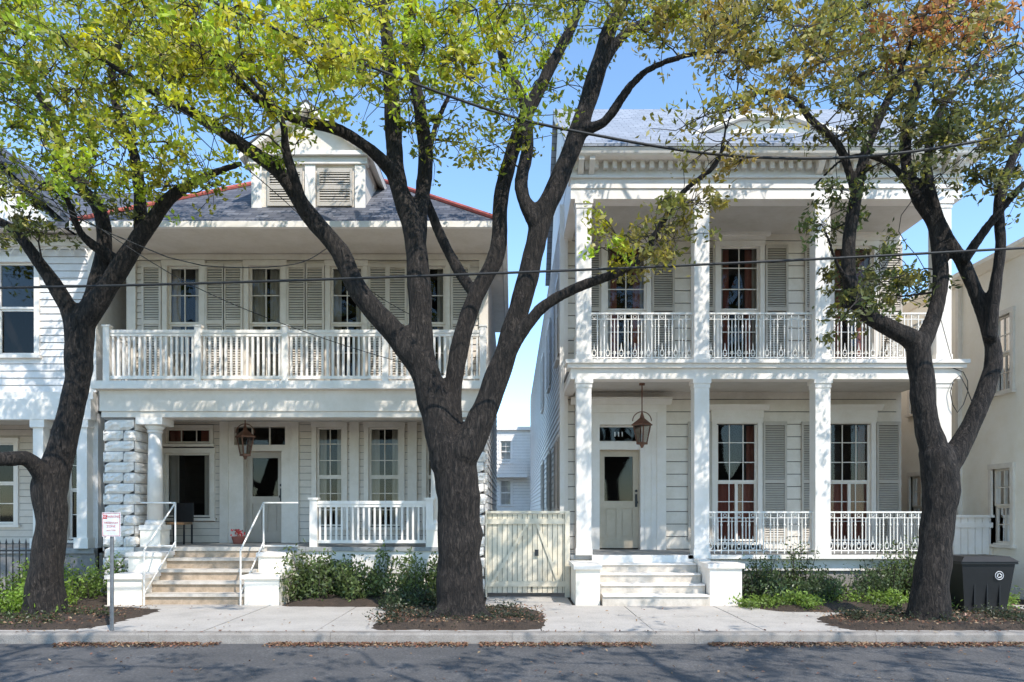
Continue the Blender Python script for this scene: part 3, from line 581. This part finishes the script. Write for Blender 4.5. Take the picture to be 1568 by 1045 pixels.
def leaves_mesh(name,C,L,W,cols,mat,parent,normals=None,flat=0.0):
    n=len(C); d=rng.normal(size=(n,3)); d[:,2]-=0.15; d[:,2]*=(1-flat); d/=np.linalg.norm(d,axis=1)[:,None]
    u=rng.normal(size=(n,3))
    if flat==0: s=np.cross(d,u)
    else: s=np.cross(d,np.array([0,0,1.0])+rng.normal(size=(n,3))*0.3)
    s/=np.linalg.norm(s,axis=1)[:,None]; nn=np.cross(s,d)
    L=L[:,None];W=W[:,None]
    v=np.stack([C-d*L*0.5,C+s*W*0.5+nn*W*0.2,C+d*L*0.5,C-s*W*0.5+nn*W*0.2],1).reshape(-1,3).astype(np.float32)
    me=bpy.data.meshes.new(name); me.vertices.add(4*n); me.vertices.foreach_set('co',v.ravel())
    me.loops.add(4*n); me.loops.foreach_set('vertex_index',np.arange(4*n,dtype=np.int32))
    me.polygons.add(n); me.polygons.foreach_set('loop_start',np.arange(0,4*n,4,dtype=np.int32)); 
    try: me.polygons.foreach_set('loop_total',np.full(n,4,dtype=np.int32))
    except Exception: pass
    me.update(calc_edges=True)
    at=me.attributes.new('Col','FLOAT_COLOR','POINT'); c=np.ones((n,4,4),np.float32); c[:,:,:3]=cols[:,None,:]; at.data.foreach_set('color',c.ravel())
    me.materials.append(M[mat]); o=bpy.data.objects.new(name,me); scene.collection.objects.link(o)
    if parent: o.parent=parent; o.location=-parent.location
    return o
DENS=0.72
def tree(name,base,limbs,regions,extra,voxel=0.04,leafL=0.108,per=78,tones=None,rnoise=0.16):
    e=bpy.data.objects.new(name,None); e.location=base; scene.collection.objects.link(e)
    V=[];Fc=[];S=[]
    for lim in limbs:
        path=catmull(lim,0.14); tube(V,Fc,path,12,rnoise); S.append(path)
    o=meshobj('trunk',V,Fc,M['bark'],e,smooth=True)
    md=o.modifiers.new('r','REMESH'); md.mode='VOXEL'; md.voxel_size=voxel; md.use_smooth_shade=True
    sm=o.modifiers.new('s','SMOOTH'); sm.factor=0.5; sm.iterations=2
    S=np.vstack(S)
    cl=[]
    for (cx,cy,rx,ry,n,D0,sd,tone) in regions:
        for _ in range(max(2,int(round(n*DENS)))):
            t=random.uniform(0,2*math.pi); r=math.sqrt(random.random()); D=min(13.0,max(7.6,random.gauss(D0,sd)))
            p=P(cx+rx*r*math.cos(t),cy+ry*r*math.sin(t),D); cl.append((*p,tone,1.0))
    for (x,y,z,rx,ry,rz,n,tone,q) in extra:
        for _ in range(n):
            d=rng.normal(size=3); d/=np.linalg.norm(d); r=random.random()**0.4
            cl.append((x+rx*d[0]*r,y+ry*d[1]*r,z+rz*d[2]*r,tone,q))
    cl=np.array(cl)
    nodes=S[S[:,3]<0.16][:,:3]
    dist=np.array([np.min(np.linalg.norm(nodes-c[:3],axis=1)) for c in cl]); order=np.argsort(dist)
    V=[];Fc=[]; nod=list(nodes[::2])
    NA=np.zeros((len(nod)+len(cl)*6,3)); NA[:len(nod)]=nod; RA=np.zeros(len(NA)); RA[:len(nod)]=0.04; k=len(nod)
    Cs=[];Ls=[];Ws=[];Co=[]
    for i in order:
        c=cl[i,:3]; dd=np.linalg.norm(NA[:k]-c,axis=1)+np.where(NA[:k,2]>c[2]+0.1,0.5,0); j=int(np.argmin(dd)); a=NA[j].copy(); dl=np.linalg.norm(c-a)
        r0=min(0.035,RA[j]*0.88,0.009+0.013*dl); r1=max(0.004,r0*0.4)
        m=(a+c)/2+rng.normal(size=3)*0.12*dl+np.array([0,0,0.08*dl]); m2=(m+c)/2+rng.normal(size=3)*0.06*dl
        path=catmull([(*a,r0),(*m,(r0+r1)/2),(*m2,(r0+2*r1)/3),(*c,r1)],0.25); tube(V,Fc,path,5)
        for q in (0.4,0.7,1.0):
            ip=min(len(path)-1,int(q*(len(path)-1))); 
            if k<len(NA): NA[k]=path[ip,:3]; RA[k]=path[ip,3]+0.002; k+=1
        scl=cl[i,4]; n=int(per*random.uniform(0.4,1.5)/ (scl**1.6)); rad=random.uniform(0.18,0.4)*scl
        ns=random.randint(3,6); sc=c+rng.normal(size=(ns,3))*rad*np.array([0.85,0.85,0.55]); idx=rng.integers(0,ns,n)
        for q in sc: tube(V,Fc,np.array([(*c,0.007),(*((c+q)/2+rng.normal(size=3)*0.04),0.006),(*q,0.003)]),3)
        pts=sc[idx]+rng.normal(size=(n,3))*rad*np.array([0.24,0.24,0.18])
        Cs.append(pts); Ls.append(leafL*scl*rng.uniform(0.6,1.25,n)); Ws.append(leafL*scl*0.42*rng.uniform(0.7,1.3,n))
        tone=tones[int(cl[i,3])]
        t0=np.array(tone)*random.uniform(0.6,1.3)*np.array([random.uniform(0.85,1.25),1,1]); cc=t0[None,:]*rng.uniform(0.6,1.35,(n,1)); 
        yl=rng.random(n)<0.08; cc[yl]=np.array([0.42,0.36,0.07]); Co.append(cc)
    meshobj('branches',V,Fc,M['twig'],e,smooth=True,recalc=False)
    leaves_mesh('foliage',np.vstack(Cs),np.concatenate(Ls),np.concatenate(Ws),np.vstack(Co),'leaf',e)
    return e
WS=0.79
def L(D0,D1,*pts):
    n=len(pts); out=[]
    for i,(px,py,w) in enumerate(pts):
        D=D0+(D1-D0)*i/(n-1); p=P(px,py,D); out.append((*p,w*WS*0.5*D/F))
    return out
tones=[(0.42,0.46,0.055),(0.30,0.34,0.05),(0.13,0.145,0.05),(0.48,0.24,0.10),(0.32,0.285,0.08)]
D=11.0
cen=[L(D,D,(706,962,150),(706,940,110),(705,905,92),(703,850,86),(703,780,84),(698,720,86),(690,680,86)),
 L(D,10.6,(690,710,80),(668,630,62),(645,560,58),(600,505,46),(548,445,40),(520,385,37),(470,325,34),(432,268,31),(375,225,27),(310,182,22),(250,150,18),(170,100,12),(100,60,7)),
 L(10.9,11.6,(655,590,50),(645,520,48),(642,430,46),(632,350,42),(608,275,36),(602,190,33),(596,90,28),(585,0,20),(570,-90,10)),
 L(11.2,12.0,(638,400,34),(645,310,30),(652,240,30),(640,150,26),(622,70,20),(630,-40,12)),
 L(11.2,10.0,(608,270,30),(570,232,25),(520,200,22),(450,182,20),(392,150,17),(340,95,14),(290,40,9)),
 L(D,11.6,(692,690,60),(692,620,38),(702,540,36),(728,455,34),(762,385,32),(767,305,30),(792,210,28),(832,125,25),(868,55,20),(905,-20,12)),
 L(11.3,12.2,(730,455,26),(700,410,22),(668,345,20),(650,280,16),(665,200,12),(700,120,8)),
 L(10.9,10.8,(705,700,70),(738,640,52),(764,570,46),(790,490,43),(812,410,42),(828,340,42),(858,270,37),(888,195,36),(914,110,34),(935,40,28),(970,-30,18),(1000,-120,8)),
 L(10.8,11.6,(822,345,34),(798,290,27),(808,220,25),(800,150,20),(770,90,15),(760,0,10)),
 L(10.8,9.9,(772,555,28),(806,500,25),(838,465,23),(890,438,20),(945,418,19),(985,392,17),(1012,345,15),(1048,292,13),(1098,250,11),(1112,195,8),(1130,150,5)),
 L(10.8,10.0,(888,200,26),(925,188,20),(952,150,18),(985,112,15),(1040,88,12),(1100,80,9),(1170,78,6)),
 L(10.8,11.8,(915,110,24),(960,50,18),(1040,10,13),(1120,-40,8)),
 L(10.7,9.4,(470,325,20),(440,240,18),(430,180,14),(380,110,10),(360,20,7)),
 L(11,10.2,(700,930,60),(660,955,36),(625,968,16)),L(11,10.2,(712,930,60),(750,955,36),(790,968,14))]
reg=[(390,50,190,80,100,10.3,1.3,0),(330,140,110,60,36,10.2,1.0,0),(590,45,170,65,60,10.8,1.3,0),(530,150,100,55,18,10.8,1.0,1),(720,55,130,65,46,10.8,1.2,0),(765,180,60,65,13,10.8,0.8,1),
 (900,15,130,35,30,11,1.0,1),(1030,35,110,45,28,10.3,1.0,4),(690,190,60,50,5,11.2,0.6,1),(1000,362,48,24,12,10.0,0.3,4),(1055,295,32,26,6,9.9,0.3,4),(930,375,28,16,4,10,0.3,0),(1110,200,40,60,8,9.8,0.4,4),(860,140,50,50,7,11,0.5,1),(420,230,60,40,6,10.4,0.5,1),(300,75,80,60,24,10.3,0.8,0),(620,200,60,60,8,11.2,0.6,1)]
tree('oak_tree',(X(705,11),11,0),cen,reg,[(-2.0,9.5,11.2,4.2,3.5,1.2,14,0,1.5),(1.8,9.5,11.2,3.0,3.2,1.2,8,1,1.5)],tones=tones)
D=10.7
rt=[L(D,D,(1420,975,110),(1421,945,82),(1426,880,66),(1436,800,62),(1440,740,66),(1432,690,62)),
 L(D,D,(1436,710,52),(1418,640,46),(1410,570,46),(1402,525,42),(1372,508,34),(1325,482,30),(1302,440,28),(1300,370,26),(1312,295,24),(1330,220,20),(1370,130,15),(1400,50,9)),
 L(D,10.2,(1312,300,18),(1285,225,16),(1240,182,15),(1215,150,12),(1160,140,9),(1100,110,6)),
 L(D,11.4,(1404,540,38),(1428,490,32),(1440,430,30),(1432,350,28),(1402,295,25),(1386,230,22),(1402,140,20),(1440,60,15),(1470,-30,9)),
 L(D,11.0,(1445,720,46),(1480,665,38),(1508,600,34),(1522,545,30),(1505,480,26),(1478,410,25),(1445,350,20),(1420,260,18),(1440,170,15),(1500,90,10),(1540,20,6)),
 L(D,10.2,(1516,520,24),(1524,440,22),(1532,380,20),(1530,310,20),(1552,240,18),(1590,160,14),(1640,60,8)),
 L(D,9.9,(1476,400,20),(1510,350,18),(1560,290,15),(1620,230,10)),
 L(D,11.6,(1404,300,16),(1360,250,13),(1300,240,9),(1240,290,5)),
 L(D,10.0,(1302,440,14),(1280,400,10),(1262,350,7)),
 L(D,10.2,(1420,950,50),(1390,968,26),(1360,978,12)),L(D,10.2,(1424,950,50),(1455,966,26),(1490,975,12))]
reg=[(1190,55,110,70,44,10.3,1.1,4),(1370,55,150,80,84,10.7,1.3,4),(1470,55,90,55,22,10.5,1.0,3),(1500,150,85,85,44,10.8,1.0,2),(1290,170,85,55,26,10.5,0.9,2),(1335,430,65,55,28,10.9,0.6,2),(1290,320,50,50,9,10.6,0.6,2),(1530,250,45,60,14,10.5,0.7,2),(1400,230,70,50,14,10.8,0.7,2),(1170,150,50,40,9,10.2,0.5,4)]
tree('oak_tree',(X(1422,10.7),10.7,0),rt,reg,[(5.8,9.6,11.2,3.4,3.2,1.2,12,2,1.5),(8.8,10.0,10.2,2.6,2.6,2.2,10,2,1.5)],tones=tones)
D=11.3
lt=[L(D,D,(68,960,105),(69,930,78),(70,880,62),(80,800,58),(76,745,62),(96,680,50),(116,600,46),(120,545,52),(122,490,54)),
 L(D,10.6,(118,500,36),(94,452,32),(60,402,24),(20,352,20),(-40,318,16),(-110,250,9)),
 L(D,11.6,(128,500,40),(150,432,36),(160,380,30),(150,318,26),(108,268,22),(80,180,20),(35,112,16),(-20,60,10)),
 L(D,10.8,(130,490,44),(165,440,38),(198,388,36),(232,340,30),(262,302,24),(320,268,16),(372,250,10)),
 L(D,11.6,(215,365,26),(214,300,24),(205,235,20),(180,170,18),(172,100,15),(205,20,10)),
 L(D,10.4,(180,400,24),(125,360,16),(100,300,12),(60,290,8)),
 L(D,10.2,(78,750,40),(62,722,34),(38,700,28),(0,704,28),(-60,680,20),(-120,600,10)),
 L(D,10.6,(68,940,50),(110,962,22),(140,970,10))]
reg=[(80,110,160,105,84,10.8,1.2,1),(220,70,110,75,44,10.8,1.1,0),(40,240,95,60,34,10.8,0.9,1),(205,235,105,65,38,10.7,0.9,0),(60,20,150,50,32,10.8,1.0,0),(300,260,50,30,6,10.7,0.4,1),(140,310,80,35,9,10.8,0.5,2),(30,330,60,40,8,10.6,0.5,2)]
tree('oak_tree',(X(69,11.3),11.3,0),lt,reg,[(-8,9.8,11.2,3.4,3.2,1.2,14,1,1.5),(-11,10.5,8.5,2.0,2.5,2.5,14,1,1.5)],tones=tones)
def farTree(x,y,h,seed,n=60,cy=2.6):
    random.seed(seed)
    lim=[[(x,y,-0.2,0.38),(x+0.1,y,1.5,0.3),(x,y+0.1,3.2,0.3)]]
    for i in range(6):
        t=i*1.05+random.random(); r=random.uniform(2.0,3.6); oy=(cy-y); lim.append([(x,y,3.0,0.22),(x+r*0.35*math.cos(t),y+oy*0.3+r*0.3*math.sin(t),h*0.62,0.155),(x+r*0.8*math.cos(t),y+oy*0.7+r*0.6*math.sin(t),h*0.84,0.1),(x+r*1.3*math.cos(t),y+oy+r*0.8*math.sin(t),h*1.0,0.04)])
    tree('oak_tree',(x,y,0),lim,[],[(x,cy,h*0.98,4.6,3.0,1.2,n,1,1.6)],voxel=0.08,leafL=0.11,per=110,tones=tones)
farTree(4.6,-1.8,8.0,3,50,1.8); farTree(12,-1.6,8.2,5,34,2.0); farTree(-4.0,-2.3,8.0,9,50,1.8)
# ============================================================ GROUND
def sheet(name,x0,x1,y0,y1,z,mat): return meshobj(name,[(x0,y0,z),(x1,y0,z),(x1,y1,z),(x0,y1,z)],[(0,1,2,3)],M[mat],recalc=False)
sheet('ground',-400,400,-400,400,-0.15,'grass'); sheet('road',-200,200,-1.0,9.74,-0.13,'asph')
sw_=B('sidewalk',(0,11,0)); sw_.world(); xx=-30.0
while xx<30:
    sw_.box('slab','walk',xx+0.006,xx+1.51,9.935,11.4,-0.14,random.uniform(-0.004,0.004)); sw_.box('slab','walk',xx+0.006,xx+1.51,11.412,12.75,-0.14,random.uniform(-0.004,0.004)); xx+=1.52
sw_.box('joint_bed','mortar',-60,60,9.93,12.76,-0.145,-0.02); sw_.finish()
kb=B('kerb',(0,9.83,0)); kb.world(); xx=-60.0
while xx<60:
    w=2.4; j=random.uniform(-0.006,0.006); kb.prism('kerb_stones','kerb',[(9.74+j,-0.149),(9.75+j,-0.02),(9.775+j,0.008),(9.925,0.01),(9.925,-0.149)],xx+0.005,xx+w); xx+=w
kb.finish()
kb=B('kerb',(0,-1,0)); kb.world(); kb.box('kerb_stones','kerb',-60,60,-1.2,-1.0,-0.149,0.0); kb.finish(); sheet('unseen_dark_strip',-60,60,-8,-1.2,-0.004,'grass')  # dark strip behind the camera, added to darken reflections in the glass
sheet('lot_ground',-60,60,12.76,60,-0.02,'soil'); sheet('walkway',-0.47,1.04,12.765,30,0.0,'walk'); sheet('walkway',-6.9,-4.1,12.762,13.0,0.002,'walk')
def mound(name,x0,x1,y0,y1,h):
    nx,ny=60,26; V=[];Fc=[]
    for i in range(nx+1):
        for j in range(ny+1):
            s,t=i/nx,j/ny; x=x0+(x1-x0)*s; y=y0+(y1-y0)*t
            k=(1-abs(2*s-1)**4)*(1-abs(2*t-1)**4); e=0.25*mnoise.noise(Vector((x*1.3,y*1.3,2)))
            V.append((x,y,-0.03+(h+0.03)*max(0,min(1,k*1.3+e*0.6))+0.025*mnoise.noise(Vector((x*7,y*7,0)))))
    for i in range(nx):
        for j in range(ny): q=i*(ny+1)+j; Fc.append((q,q+ny+1,q+ny+2,q+1))
    return meshobj(name,V,Fc,M['soil'],smooth=True,recalc=False)
mound('tree_pit_soil',-2.0,0.55,9.98,12.2,0.1); mound('tree_pit_soil',4.4,9.5,9.98,11.5,0.08); mound('tree_pit_soil',-10,-5.6,9.98,12.4,0.08)
mound('planting_bed_soil',-4.0,-0.5,12.5,14.0,0.1); mound('planting_bed_soil',4.0,8.6,11.8,14.0,0.1); mound('planting_bed_soil',-10,-7,12.3,14,0.08)
def scat(n,x0,x1,y0,y1,z): 
    xs=rng.uniform(x0,x1,n); ys=rng.uniform(y0,y1,n); return np.stack([xs,ys,np.full(n,z)+rng.uniform(0,0.012,n)],1)
def gutter(n):
    xs=rng.uniform(-9,9,n); keep=np.array([mnoise.noise(Vector((x*0.7,3,0)))+0.5*mnoise.noise(Vector((x*3,1,0)))>-0.25 for x in xs]); xs=xs[keep]; ys=9.73-np.abs(rng.normal(0,0.13,len(xs))); return np.stack([xs,ys,-0.122+rng.uniform(0,0.02,len(xs))],1)
C=np.vstack([gutter(8500),scat(250,-9,9,7.5,9.6,-0.122),scat(220,-9,9,9.95,12.7,0.012),scat(900,-2.0,0.5,10.0,11.9,0.11),scat(1300,4.5,9.3,10.0,11.4,0.09),scat(900,-9,-5.7,10.0,12.0,0.09),scat(150,-9,9,9.76,9.95,0.015)])
n=len(C); pal=np.array([(0.28,0.15,0.09),(0.34,0.22,0.13),(0.17,0.09,0.06),(0.36,0.26,0.16),(0.26,0.12,0.08)]); col=pal[rng.integers(0,5,n)]*rng.uniform(0.6,1.3,(n,1))
leaves_mesh('fallen_leaves',C,rng.uniform(0.03,0.065,n),rng.uniform(0.018,0.03,n),col,'litter',None,flat=0.75)
def shrub(name,x0,x1,y0,y1,h,n,tone,leafL=0.07,mm=(30,60)):
    e=bpy.data.objects.new(name,None); e.location=((x0+x1)/2,(y0+y1)/2,0); scene.collection.objects.link(e)
    Cs=[];V=[];Fc=[];T=[]
    for i in range(n):
        bx,by=random.uniform(x0,x1),random.uniform(y0,y1); hh=h*random.uniform(0.45,1.0)*(1 if random.random()<0.85 else 1.25)
        k=random.randint(3,5)
        for s in range(k):
            tx,ty=bx+random.gauss(0,0.16),by+random.gauss(0,0.12); zz=hh*random.uniform(0.6,1.0)
            tube(V,Fc,np.array([(bx,by,0,0.008),((bx+tx)/2+0.02,(by+ty)/2,zz*0.5,0.006),(tx,ty,zz,0.003)]),4)
            m=random.randint(*mm); t=rng.uniform(0.15,1.05,m)[:,None]; c=np.array([bx,by,0])*(1-t)+np.array([tx,ty,zz])*t
            c=c+rng.normal(size=(m,3))*np.array([0.07,0.07,0.05]); c[:,2]=np.maximum(c[:,2],0.03); Cs.append(c); T.append(np.tile(np.array(tone)*random.uniform(0.6,1.4),(m,1)))
    C=np.vstack(Cs); n=len(C); leaves_mesh('leaves',C,rng.uniform(0.6,1.3,n)*leafL,rng.uniform(0.35,0.55,n)*leafL,np.vstack(T)*rng.uniform(0.6,1.5,(n,1)),'leaf',e)
    meshobj('stems',V,Fc,M['twig'],e,recalc=False)
random.seed(21)
g1=(0.13,0.17,0.06); g2=(0.19,0.27,0.06)
shrub('shrub_bed',-3.95,-0.95,12.85,13.8,0.95,48,g1,0.09); shrub('shrub_bed',-2.1,-1.0,11.7,12.6,0.45,12,(0.06,0.085,0.04))
shrub('shrub_bed',4.1,8.4,12.6,13.85,0.75,66,(0.09,0.125,0.055)); shrub('low_ground_cover',3.8,8.3,12.0,12.7,0.3,42,g2)
shrub('tall_shrub',4.15,4.5,13.2,13.6,1.15,4,g1); shrub('tall_shrub',4.9,5.3,13.3,13.7,1.25,4,g1); shrub('tall_shrub',6.7,7.6,13.2,13.7,1.1,8,g1)
shrub('shrub_bed',-8.9,-7.2,12.4,13.7,0.85,34,g2); shrub('shrub_bed',-8.2,-7.0,11.2,12.1,0.55,22,(0.21,0.31,0.05)); shrub('shrub_bed',-9.5,-8.6,11.5,12.6,0.6,12,g1)
shrub('low_ground_cover',-1.9,0.4,10.4,11.6,0.17,42,(0.05,0.06,0.035),0.05); shrub('low_ground_cover',4.9,9.2,10.3,11.2,0.16,36,(0.055,0.065,0.035),0.05); shrub('low_ground_cover',-9.3,-6.2,10.2,11.2,0.15,36,(0.07,0.09,0.035),0.05)
def wire(name,pts,r):
    V=[];Fc=[]; tube(V,Fc,catmull([(*P(a,b,D),r) for a,b,D in pts],0.3),6); meshobj(name,V,Fc,M['wire'],smooth=True)
wire('utility_cable',[(-150,442,9.6),(0,441,9.6),(200,437,9.6),(500,428,9.6),(880,414,9.6),(1250,397,9.6),(1568,380,9.6),(1750,370,9.6)],0.016)
wire('utility_cable',[(200,-60,9.6),(330,5,9.6),(480,68,9.6),(640,130,9.6),(780,178,9.6),(900,205,9.6),(1080,235,9.6),(1250,243,9.6),(1400,232,9.6),(1568,203,9.6),(1700,170,9.6)],0.018)
wire('utility_cable',[(-80,240,9.7),(0,275,9.7),(110,330,9.7),(210,375,10),(310,407,10.5),(450,405,12),(510,375,14.0)],0.008)
wire('utility_cable',[(250,-40,9.7),(295,200,10.5),(380,260,11),(480,350,12.3),(560,440,13.4),(660,500,14.3)],0.007)
wire('utility_cable',[(-60,230,9.7),(120,330,9.7),(300,440,10.4),(500,520,12),(700,580,13.9)],0.006)
wire('utility_cable',[(1568,170,9.6),(1380,330,11),(1420,420,12),(1460,560,14.0)],0.006)
wire('cable_loop',[(1440,560,13.9),(1475,570,13.8),(1482,600,13.8),(1466,632,13.8),(1455,600,13.8),(1470,575,13.8),(1490,620,13.8)],0.008)
# ============================================================ LIGHT / CAMERA
el=math.radians(49); az=math.radians(32)
s=Vector((math.sin(az)*math.cos(el),-math.cos(az)*math.cos(el),math.sin(el)))
ld=bpy.data.lights.new('sun','SUN'); ld.energy=5.0; ld.angle=math.radians(0.5); ld.color=(1.0,0.955,0.89); lo=bpy.data.objects.new('sun',ld); lo.rotation_euler=s.to_track_quat('Z','Y').to_euler(); lo.location=(10,-10,20); scene.collection.objects.link(lo)
w=bpy.data.worlds.new('World'); scene.world=w; w.use_nodes=True; nt=w.node_tree; bg=nt.nodes['Background']
sk=nt.nodes.new('ShaderNodeTexSky'); sk.sky_type='NISHITA'; sk.sun_disc=False; sk.sun_elevation=el; sk.sun_rotation=math.pi-az; sk.ozone_density=1.0; sk.air_density=1.0; sk.dust_density=0.1
ti=nt.nodes.new('ShaderNodeMixRGB'); ti.blend_type='MULTIPLY'; ti.inputs[0].default_value=1.0; ti.inputs[2].default_value=(0.80,0.93,1.0,1); nt.links.new(sk.outputs[0],ti.inputs[1])
nt.links.new(ti.outputs[0],bg.inputs[0]); bg.inputs[1].default_value=0.33
scene.view_settings.view_transform='Standard'; scene.view_settings.look='None'; scene.view_settings.exposure=0
cd=bpy.data.cameras.new('camera'); cd.sensor_width=36; cd.sensor_fit='HORIZONTAL'; cd.lens=36*F/1568; cd.shift_y=(HY-522.5)/1568; cd.clip_start=0.1; cd.clip_end=2000
co=bpy.data.objects.new('camera',cd); co.location=(0,0,CH); co.rotation_euler=(math.pi/2,0,0); scene.collection.objects.link(co); scene.camera=co
